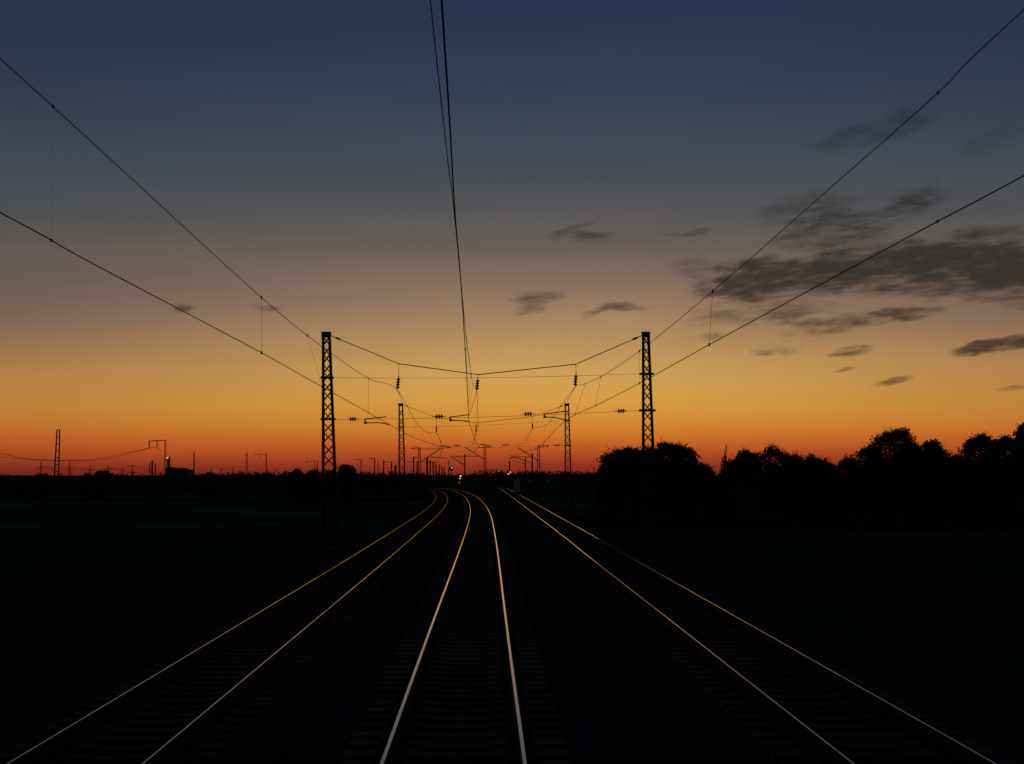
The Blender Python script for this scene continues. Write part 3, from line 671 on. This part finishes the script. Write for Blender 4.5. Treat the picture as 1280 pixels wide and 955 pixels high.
# ------------------------------------------------------------------ signals, boards, markers
def signal(px, py, Y, lamps, label, ybase=None):
    a = P(px, py, Y); root = empty('signal', (a.x, Y, G(Y))); tag(root, label, 'signal', 'railway signals with lit lamps')
    mb = MB(); mb.tube([(a.x, Y, G(Y)), (a.x, Y, a.z-.2)], .08, 8); mb.build('post', m_steel, root)
    xs_ = [P(x, y, Y) for x, y, *_ in lamps]
    mb = MB(); x0 = min(q.x for q in xs_)-.38; x1 = max(q.x for q in xs_)+.38; z0 = min(q.z for q in xs_)-.38; z1 = max(q.z for q in xs_)+.38
    mb.box((x0, Y-.06, z0), (x1, Y+.18, z1)); mb.build('signal_head', m_black, root)
    for (x, y, r, m), q in zip(lamps, xs_):
        mb = MB(); mb.tube([(q.x, Y-.16, q.z+1e-3), (q.x, Y-.062, q.z)], [r*.96, r], 14)
        # tube along y
        mb.v = []; mb.f = []; mb.m = []
        ring = [(q.x+math.cos(t)*r, Y-.10, q.z+math.sin(t)*r) for t in np.linspace(0, 2*math.pi, 14, endpoint=False)]
        ring2 = [(v[0], Y-.062, v[2]) for v in ring]
        mb.add(ring+ring2, [tuple(range(14))]+[(i, (i+1)%14, 14+(i+1)%14, 14+i) for i in range(14)]); mb.build('lamp', m, root)
        mb = MB(); hood = [(q.x+math.cos(t)*(r+.04), Y-.35, q.z+math.sin(t)*(r+.04)) for t in np.linspace(.1, math.pi-.1, 8)]
        h2 = [(v[0], Y-.064, v[2]) for v in hood]; mb.add(hood+h2, [(i, i+1, 8+i+1, 8+i) for i in range(7)]); mb.build('hood', m_black, root)
signal(575.5, 596.5, 262, [(575.8, 595, .16, m_lampw), (575.3, 598, .13, m_lampw), (574.2, 603.2, .16, m_lampr)], 'signal between the tracks with two white lamps and a dim red one')
signal(564.3, 583.8, 420, [(564.8, 584.8, .19, m_lampw), (562.6, 587.4, .12, m_lampr)], 'signal with one tiny white lamp above the tree line on the curve')
signal(636.8, 590.8, 305, [(638, 590.3, .26, m_lampp), (635.5, 592.6, .15, m_lampw)], 'signal with a pink lamp and a small white lamp right of centre')
signal(623.4, 588.4, 380, [(623.4, 588.8, .11, m_lampw)], 'signal with one very faint white lamp left of the pink one')
# striped board
Yb = 258; c = P(645.8, 618, Yb); zt = P(0, 599.2, Yb).z; zb = P(0, 617.4, Yb).z
sb = empty('striped_board', (c.x, Yb, G(Yb))); tag(sb, 'upright board with slanting black and white stripes beside the right track', 'warning board')
hw = .62; mb = MB(); mb.box((c.x-hw, Yb-.03, zb), (c.x+hw, Yb+.03, zt)); mb.build('panel', m_black, sb)
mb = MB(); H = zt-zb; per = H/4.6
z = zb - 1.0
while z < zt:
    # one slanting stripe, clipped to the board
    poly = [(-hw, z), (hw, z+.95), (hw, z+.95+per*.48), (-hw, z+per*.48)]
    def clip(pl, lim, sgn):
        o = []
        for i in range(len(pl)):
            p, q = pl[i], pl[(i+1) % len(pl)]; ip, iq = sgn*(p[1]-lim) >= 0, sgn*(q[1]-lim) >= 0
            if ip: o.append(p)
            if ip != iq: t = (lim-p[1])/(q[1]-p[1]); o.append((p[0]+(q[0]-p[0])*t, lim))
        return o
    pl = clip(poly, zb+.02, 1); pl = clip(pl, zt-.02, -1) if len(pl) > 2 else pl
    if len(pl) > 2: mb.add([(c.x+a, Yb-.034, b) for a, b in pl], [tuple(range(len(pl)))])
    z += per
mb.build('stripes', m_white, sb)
for s in (-1, 1):
    mb = MB(); mb.bar((c.x+s*.4, Yb+.06, G(Yb)-.2), (c.x+s*.4, Yb+.06, zt-.1), .09, .05, up=(0,1,0)); mb.build('post', m_steel, sb)
def marker(px, y0, y1, Y, wpx, label):
    a = P(px, y0, Y); b = P(px, y1, Y); root = empty('marker_post', (a.x, Y, b.z)); tag(root, label, 'marker post', 'small pale marker posts beyond the tracks')
    wd = wpx*Y/F/2; mb = MB(); mb.box((a.x-wd*.6, Y-.08, min(G(Y), b.z)), (a.x+wd*.6, Y+.08, a.z-.35)); mb.build('post', m_conc, root)
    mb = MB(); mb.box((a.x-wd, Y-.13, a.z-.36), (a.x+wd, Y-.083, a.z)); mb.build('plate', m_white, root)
marker(619.3, 598.5, 608.5, 300, 2.8, 'pale marker post where the right track fades out')
marker(685, 600.6, 612.5, 215, 3.0, 'pale marker post right of the striped board')
marker(663, 600.2, 606, 300, 1.6, 'faint marker post between striped board and right one')
marker(594.5, 598.5, 605, 330, 1.8, 'faint marker post right of the two white lamps')

# ------------------------------------------------------------------ vegetation
def leaf_cloud(blobs, n, size, twig=0.0, seed=0, flat=1.0):
    """many small leaf faces spread through uneven clumps; blobs: (x,y,z,rx,ry,rz)"""
    g = np.random.default_rng(seed)
    w = np.array([b[3]*b[4]*b[5] for b in blobs])**.7; w /= w.sum()
    idx = g.choice(len(blobs), n, p=w); B = np.array(blobs)[idx]
    d = g.normal(size=(n, 3)); d /= np.linalg.norm(d, axis=1)[:, None]
    r = g.random(n)**.45 * (1 + twig*np.clip(g.normal(size=n), 0, 1.6)*.16)
    lob = 1 + .22*np.sin(d[:, 0]*7+idx)*np.cos(d[:, 2]*6+idx*2)
    c = B[:, :3] + d*B[:, 3:]*(r*lob)[:, None]
    c[:, 2] = np.maximum(c[:, 2], .02)
    u = g.normal(size=(n, 3)); u /= np.linalg.norm(u, axis=1)[:, None]
    v = np.cross(u, g.normal(size=(n, 3))); v /= np.linalg.norm(v, axis=1)[:, None]
    s = size*(.5+g.random(n))[:, None]
    V = np.stack([c-u*s, c-v*s*.55, c+u*s, c+v*s*.55], 1).reshape(-1, 3)
    Fc = np.arange(4*n).reshape(-1, 4)
    return V, Fc
def np_mesh(name, V, Fc, m):
    me = bpy.data.meshes.new(name); me.from_pydata(V.tolist(), [], Fc.tolist()); me.materials.append(m); me.update(); return me
def make_tree(kind, seed, m, W, H):
    """crown and wood at true size: W half width, H height (metres)"""
    rd = random.Random(seed); blobs = []; mb = MB()
    if kind == 'spire':
        for i in range(14):
            t = i/13; q = W*1.25*(1-t)**.9+.10; blobs.append((rd.uniform(-.4, .4)*q, rd.uniform(-.4, .4)*q, H*(.1+.82*t), q*.62, q*.62, H*.06))
        n = 3600
    else:
        pw = 2.6 if kind == 'round' else 2.0; nb = 34
        for i in range(nb):          # clumps along the outside of the crown
            u = rd.uniform(-1, 1) if i > 14 else -1+2*(i+.5)/15; a = rd.uniform(0, 6.28)
            ztop = (1-abs(u)**pw)**(1/pw) if abs(u) < 1 else 0
            br = rd.uniform(.32, .58)*(.8 if kind == 'shrub' else 1)
            zz = H*.35 + (H*.63-br)*ztop*rd.uniform(.86, 1.0)
            if i > 14: zz = H*rd.uniform(.15, .35) + (H*.6-br)*ztop*rd.uniform(.3, 1)
            blobs.append((u*(W-br*.6), rd.uniform(-.7, .7)*W*.7, zz, br*rd.uniform(.9, 1.4), br, br*rd.uniform(.7, 1.1)))
        blobs += [(0, 0, H*.50, W*.80, W*.6, H*.38), (0, 0, H*.45, W*.80, W*.6, H*.42), (0, 0, H*.2, W*.92, W*.7, H*.2), (-W*.4, 0, H*.45, W*.55, W*.5, H*.38), (W*.4, 0, H*.45, W*.55, W*.5, H*.38)]
        n = int((9000+4200*W)*(1.35 if kind == 'round' else 1.0))
    V, Fc = leaf_cloud(blobs, n, .082, .5 if kind == 'round' else .8, seed)
    ok = V[0::4, 2] < H*1.02
    V = V.reshape(-1, 4, 3)[ok].reshape(-1, 3); Fc = np.arange(len(V)).reshape(-1, 4)
    V[:, 2] = np.maximum(V[:, 2], 0)
    me = np_mesh('crown', V, Fc, m)
    mb.tube([(0, 0, -.3), (.03, 0, H*.15), (-.04, .02, H*.35), (.03, 0, H*.62), (0, 0, H*.8)], [.13, .10, .075, .045, .015], 8)
    for b in blobs[:30]:
        z0 = max(.3, b[2]*.45); p0 = (0, 0, z0); p2 = (b[0], b[1], b[2])
        mb.tube([p0, (b[0]*.45, b[1]*.45, z0*.4+b[2]*.6), p2], [.045, .03, .014], 5)
        for k in range(6):             # twigs that stand out of the outline
            a = rd.uniform(0, 6.28); q = (b[0]+math.cos(a)*b[3]*.8, b[1]+math.sin(a)*b[4]*.8, min(H*1.03, b[2]+b[5]*rd.uniform(.5, 1.9 if kind == 'shrub' else 1.5)))
            mb.tube([p2, ((p2[0]+q[0])/2, (p2[1]+q[1])/2, (p2[2]*.4+q[2]*.6)), q], [.014, .012, .008], 3)
            if kind != 'round':
                for j in range(3):
                    t = rd.uniform(.4, 1); c0 = [p2[w_]+(q[w_]-p2[w_])*t for w_ in range(3)]
                    mb.tube([c0, (c0[0]+rd.uniform(-.12, .12), c0[1]+rd.uniform(-.12, .12), c0[2]+rd.uniform(.04, .2))], [.008, .005], 3)
    wm = bpy.data.meshes.new('trunk'); wm.from_pydata(mb.v, [], mb.f); wm.materials.append(m_bark); wm.update()
    return me, wm
TSEED = [100]
def tree(px, ytop, halfpx, Y, kind, v, label, group, rot=0.0, name=None):
    a = P(px, ytop, Y); zg = G(Y)-.05; H = a.z-zg; W = halfpx*Y/F
    nm = name or {'round': 'tree', 'shrub': 'shrub', 'spire': 'young_tree'}[kind]
    root = empty(nm, (a.x, Y, zg)); TSEED[0] += 1
    tag(root, label, 'tree' if kind != 'shrub' else 'shrub', group)
    cm, wm = make_tree(kind, TSEED[0], m_leaf if v % 2 else m_leaf2, W, H)
    link(bpy.data.objects.new('crown', cm), root); link(bpy.data.objects.new('trunk', wm), root)
GT = 'dark trees and shrubs on the right'
T = [
 (768, 556, 21, 104, 'shrub', 0, 'leftmost bushy tree of the clump beside the right track'),
 (787, 552.5, 25, 108, 'round', 0, 'broad flat-topped tree just left of the tall right mast'),
 (812, 554, 22, 110, 'shrub', 1, 'bushy tree around the foot of the tall right mast'),
 (834, 546.5, 21, 106, 'round', 1, 'rounded tree, highest of the clump, right of the tall mast'),
 (855, 553, 18, 108, 'round', 2, 'rounded tree closing the clump on its right'),
 (880, 575, 14, 112, 'shrub', 2, 'low bush in the dip right of the clump'),
 (908, 554.5, 24, 108, 'spire', 0, 'pointed young tree standing alone right of the dip'),
 (932, 558.5, 13, 110, 'shrub', 1, 'narrow pointed shrub left of the wide spiky shrub'),
 (922, 569, 24, 114, 'shrub', 0, 'low shrub between pointed young tree and narrow pointed shrub'),
 (942, 561, 11, 109, 'shrub', 0, 'small shrub touching the wide spiky shrub'),
 (966, 553.5, 30, 106, 'shrub', 1, 'wide spiky shrub with twigs standing up'),
 (990, 562, 20, 112, 'shrub', 2, 'medium shrub on the right flank of the spiky one'),
 (1018, 563, 24, 110, 'shrub', 0, 'wide low shrub left of the reddish gap'),
 (1036, 572, 14, 114, 'shrub', 1, 'small shrub at the left edge of the reddish gap'),
 (1062, 567, 18, 108, 'shrub', 2, 'loose thin-leaved shrub right of the reddish gap'),
 (1086, 549, 20, 104, 'shrub', 1, 'open shrub leaning on the tall ragged tree'),
 (1118, 528.5, 31, 100, 'round', 0, 'tall ragged tree that stands highest in the middle right'),
 (1143, 551, 17, 106, 'round', 2, 'tree filling between ragged tree and small round tree'),
 (1164, 545, 19, 104, 'round', 1, 'small round tree right of the tall ragged one'),
 (1195, 562, 18, 108, 'shrub', 0, 'thin bush in the saddle before the last trees'),
 (1224, 535, 24, 98, 'round', 2, 'spreading tree right of the saddle'),
 (1256, 538.5, 22, 98, 'round', 0, 'tree with smooth crown beside the picture edge tree'),
 (1287, 521, 24, 92, 'round', 1, 'large tree cut by the right edge of the picture'),
]
for i, (px, yt, hp, Y, kd, v, lab) in enumerate(T): tree(px, yt, hp*1.16, Y, kd, v, lab, GT, i*1.9)
GB = 'bushes scattered in the field on the left'
for i, (px, yt, hp, Y, kd, v, lab) in enumerate([
 (433.5, 578.8, 12, 150, 'round', 1, 'round bush just right of the tall near left mast'),
 (372, 585.6, 10, 190, 'shrub', 0, 'low bush left of the low gallows mast'), (392, 586, 13, 190, 'shrub', 2, 'low wide bush behind the tall near left mast'), (412, 587, 13, 190, 'shrub', 1, 'low bush between mast and round bush'),
 (333, 589.8, 8, 260, 'shrub', 1, 'tiny bush at the foot of the long-armed gallows mast'), (322.5, 591, 6, 260, 'shrub', 0, 'tiny bush left of the long-armed gallows mast'),
 (262.4, 589.4, 9, 230, 'round', 0, 'round bush right of the slim bare pole'), (128, 586.8, 11, 240, 'round', 2, 'largest round field bush, below a faint pylon'),
 (109, 591.5, 8, 240, 'shrub', 1, 'low bush just left of the largest field bush'), (52, 591.2, 11, 240, 'round', 1, 'round bush under the thin far left pylon'),
 (24, 595.3, 12, 240, 'shrub', 0, 'low bush near the left edge of the field'), (0, 594, 9, 240, 'shrub', 2, 'bush cut by the left edge of the picture'),
 (215, 594, 10, 300, 'shrub', 2, 'bush in front of the factory wall')]):
    tree(px, yt-1.2, hp*1.2, Y, kd, v, lab, GB, i*1.3, 'bush')
# undergrowth below the right-hand trees
bl = []; r2 = random.Random(5)
for i in range(150):
    px = r2.uniform(744, 1330); Y = r2.uniform(96, 118); a = P(px, 0, Y); h = r2.uniform(.7, 1.9)*(1+.5*math.sin(px*.05)) + 1.0*max(0, (px-880)/450)
    bl.append((a.x, Y, G(Y)+h*.8, r2.uniform(.8, 1.6), r2.uniform(.8, 1.6), h))
for i in range(150):
    px = r2.uniform(752, 1330); Y = r2.uniform(112, 122); yt = np.interp(px, [752, 860, 888, 925, 1030, 1045, 1080, 1175, 1195, 1215, 1330], [566, 566, 582, 573, 573, 581, 566, 563, 571, 556, 548]) + r2.uniform(-1, 9)
    a = P(px, yt, Y); h = a.z-G(Y); bl.append((a.x, Y, G(Y)+h*.52, r2.uniform(.6, 1.2), 1.0, h*.48))
V, Fc = leaf_cloud(bl, 110000, .10, .35, 9); V[:, 2] = np.where(V[:, 2] < .03, V[:, 2]-np.random.default_rng(1).random(len(V))*.9, V[:, 2])
o = link(bpy.data.objects.new('undergrowth', np_mesh('undergrowth', V, Fc, m_leaf)))
tag(o, 'dense dark undergrowth filling the foot of the trees on the right', 'undergrowth', kind='stuff')
# hedge across the field on the left
bl = []
for i in range(260):
    px = r2.uniform(-60, 520); Y = r2.uniform(205, 235); top = 599 + r2.uniform(-2.2, 1.5) - (4.5 if px > 190 else 0) - (2.5 if px > 330 else 0)
    a = P(px, top, Y); h = a.z-G(Y)
    bl.append((a.x, Y, G(Y)+h*.5, r2.uniform(1.5, 3), 1.2, h*.5))
V, Fc = leaf_cloud(bl, 60000, .22, .3, 12)
o = link(bpy.data.objects.new('hedge', np_mesh('hedge', V, Fc, m_leaf)))
tag(o, 'long dark hedge crossing the field on the left below the horizon', 'hedge')
# far wood line
bl = []
for i in range(420):
    px = r2.uniform(165, 1320) if i < 400 else r2.uniform(-40, 165); Y = r2.uniform(760, 900)
    if i < 90: px = r2.uniform(560, 760)
    top = 589.4 + 1.1*math.sin(px*.035)+.9*math.sin(px*.011+2) + (2.2 if px < 330 else 0) - (1.0 if 590 < px < 640 else 0) + r2.uniform(-.4, 1.4)
    if 566 < px < 588: top += 2.0
    a = P(px, top, Y); h = a.z-G(Y)
    if h < 1: continue
    bl.append((a.x, Y, G(Y)+h*.45, r2.uniform(3, 8), 4, h*.55))
V, Fc = leaf_cloud([(b[0], b[1], b[2]+20, *b[3:]) for b in bl], 70000, .55, .25, 3); V[:, 2] -= 20
o = link(bpy.data.objects.new('treeline', np_mesh('treeline', V, Fc, m_leaf)))
tag(o, 'low dark wood line along the whole horizon', 'wood line', kind='stuff')
mb = MB()
for px in np.arange(600, 632, 2.4):
    a = P(px, 584.6+abs(px-617)*.12+r2.uniform(0, 1.5), 800); mb.tube([(a.x, 800, G(800)), (a.x+r2.uniform(-.5, .5), 800, a.z)], [.25, .08], 4)
    for k in range(5):
        z = a.z-r2.uniform(.2, 2); mb.tube([(a.x, 800, z-.7), (a.x+r2.uniform(-1.6, 1.6), 800+r2.uniform(-1, 1), z+r2.uniform(0, .8))], [.10, .05], 3)
tag(mb.build('bare_wood', m_bark), 'bare-branched far copse above the wood line near the faint lamp', 'copse', kind='stuff')
# grass
g = np.random.default_rng(4); n = 60000
Y = 14 + 90*g.random(n)**1.3; side_ = g.random(n) < .5
xl_ = np.array([TL(y) for y in Y])-3.0; xr_ = np.array([TR(y) for y in Y])+3.0
off = np.abs(g.normal(size=n))*9
X = np.where(side_, xl_-off, xr_+off); h = .12+.28*g.random(n)
a = g.random(n)*6.28; wv = .012+.012*g.random(n); ddx, ddy = np.cos(a)*wv, np.sin(a)*wv
lx, ly = g.normal(size=n)*.09, g.normal(size=n)*.09
zg = -1.05 + .12*np.sin(X*.21+Y*.05)*np.cos(Y*.13+X*.04)*np.where(np.abs(X) > 14, 1, .25) - .03
V = np.stack([np.stack([X-ddx, Y-ddy, zg], 1), np.stack([X+ddx, Y+ddy, zg], 1), np.stack([X+lx, Y+ly, zg+h], 1)], 1).reshape(-1, 3)
o = link(bpy.data.objects.new('grass', np_mesh('grass', V, np.arange(3*n).reshape(-1, 3), m_blade)))
tag(o, 'rough dark grass on both sides of the railway', 'grass', kind='stuff')

# ------------------------------------------------------------------ haze
HAZE = 3.0e-5
if HAZE:
    hz = bpy.data.materials.new('haze_air'); hz.use_nodes = True; t = hz.node_tree; t.nodes.clear()
    vo = t.nodes.new('ShaderNodeVolumePrincipled'); vo.inputs['Color'].default_value = (.70, .80, .85, 1); vo.inputs['Density'].default_value = HAZE
    oo = t.nodes.new('ShaderNodeOutputMaterial'); t.links.new(vo.outputs[0], oo.inputs['Volume'])
    mb = MB(); mb.box((-6100, -400, -6.5), (6100, 6100, 42)); tag(mb.build('haze', hz, origin=(0, 0, 0)), kind='stuff')
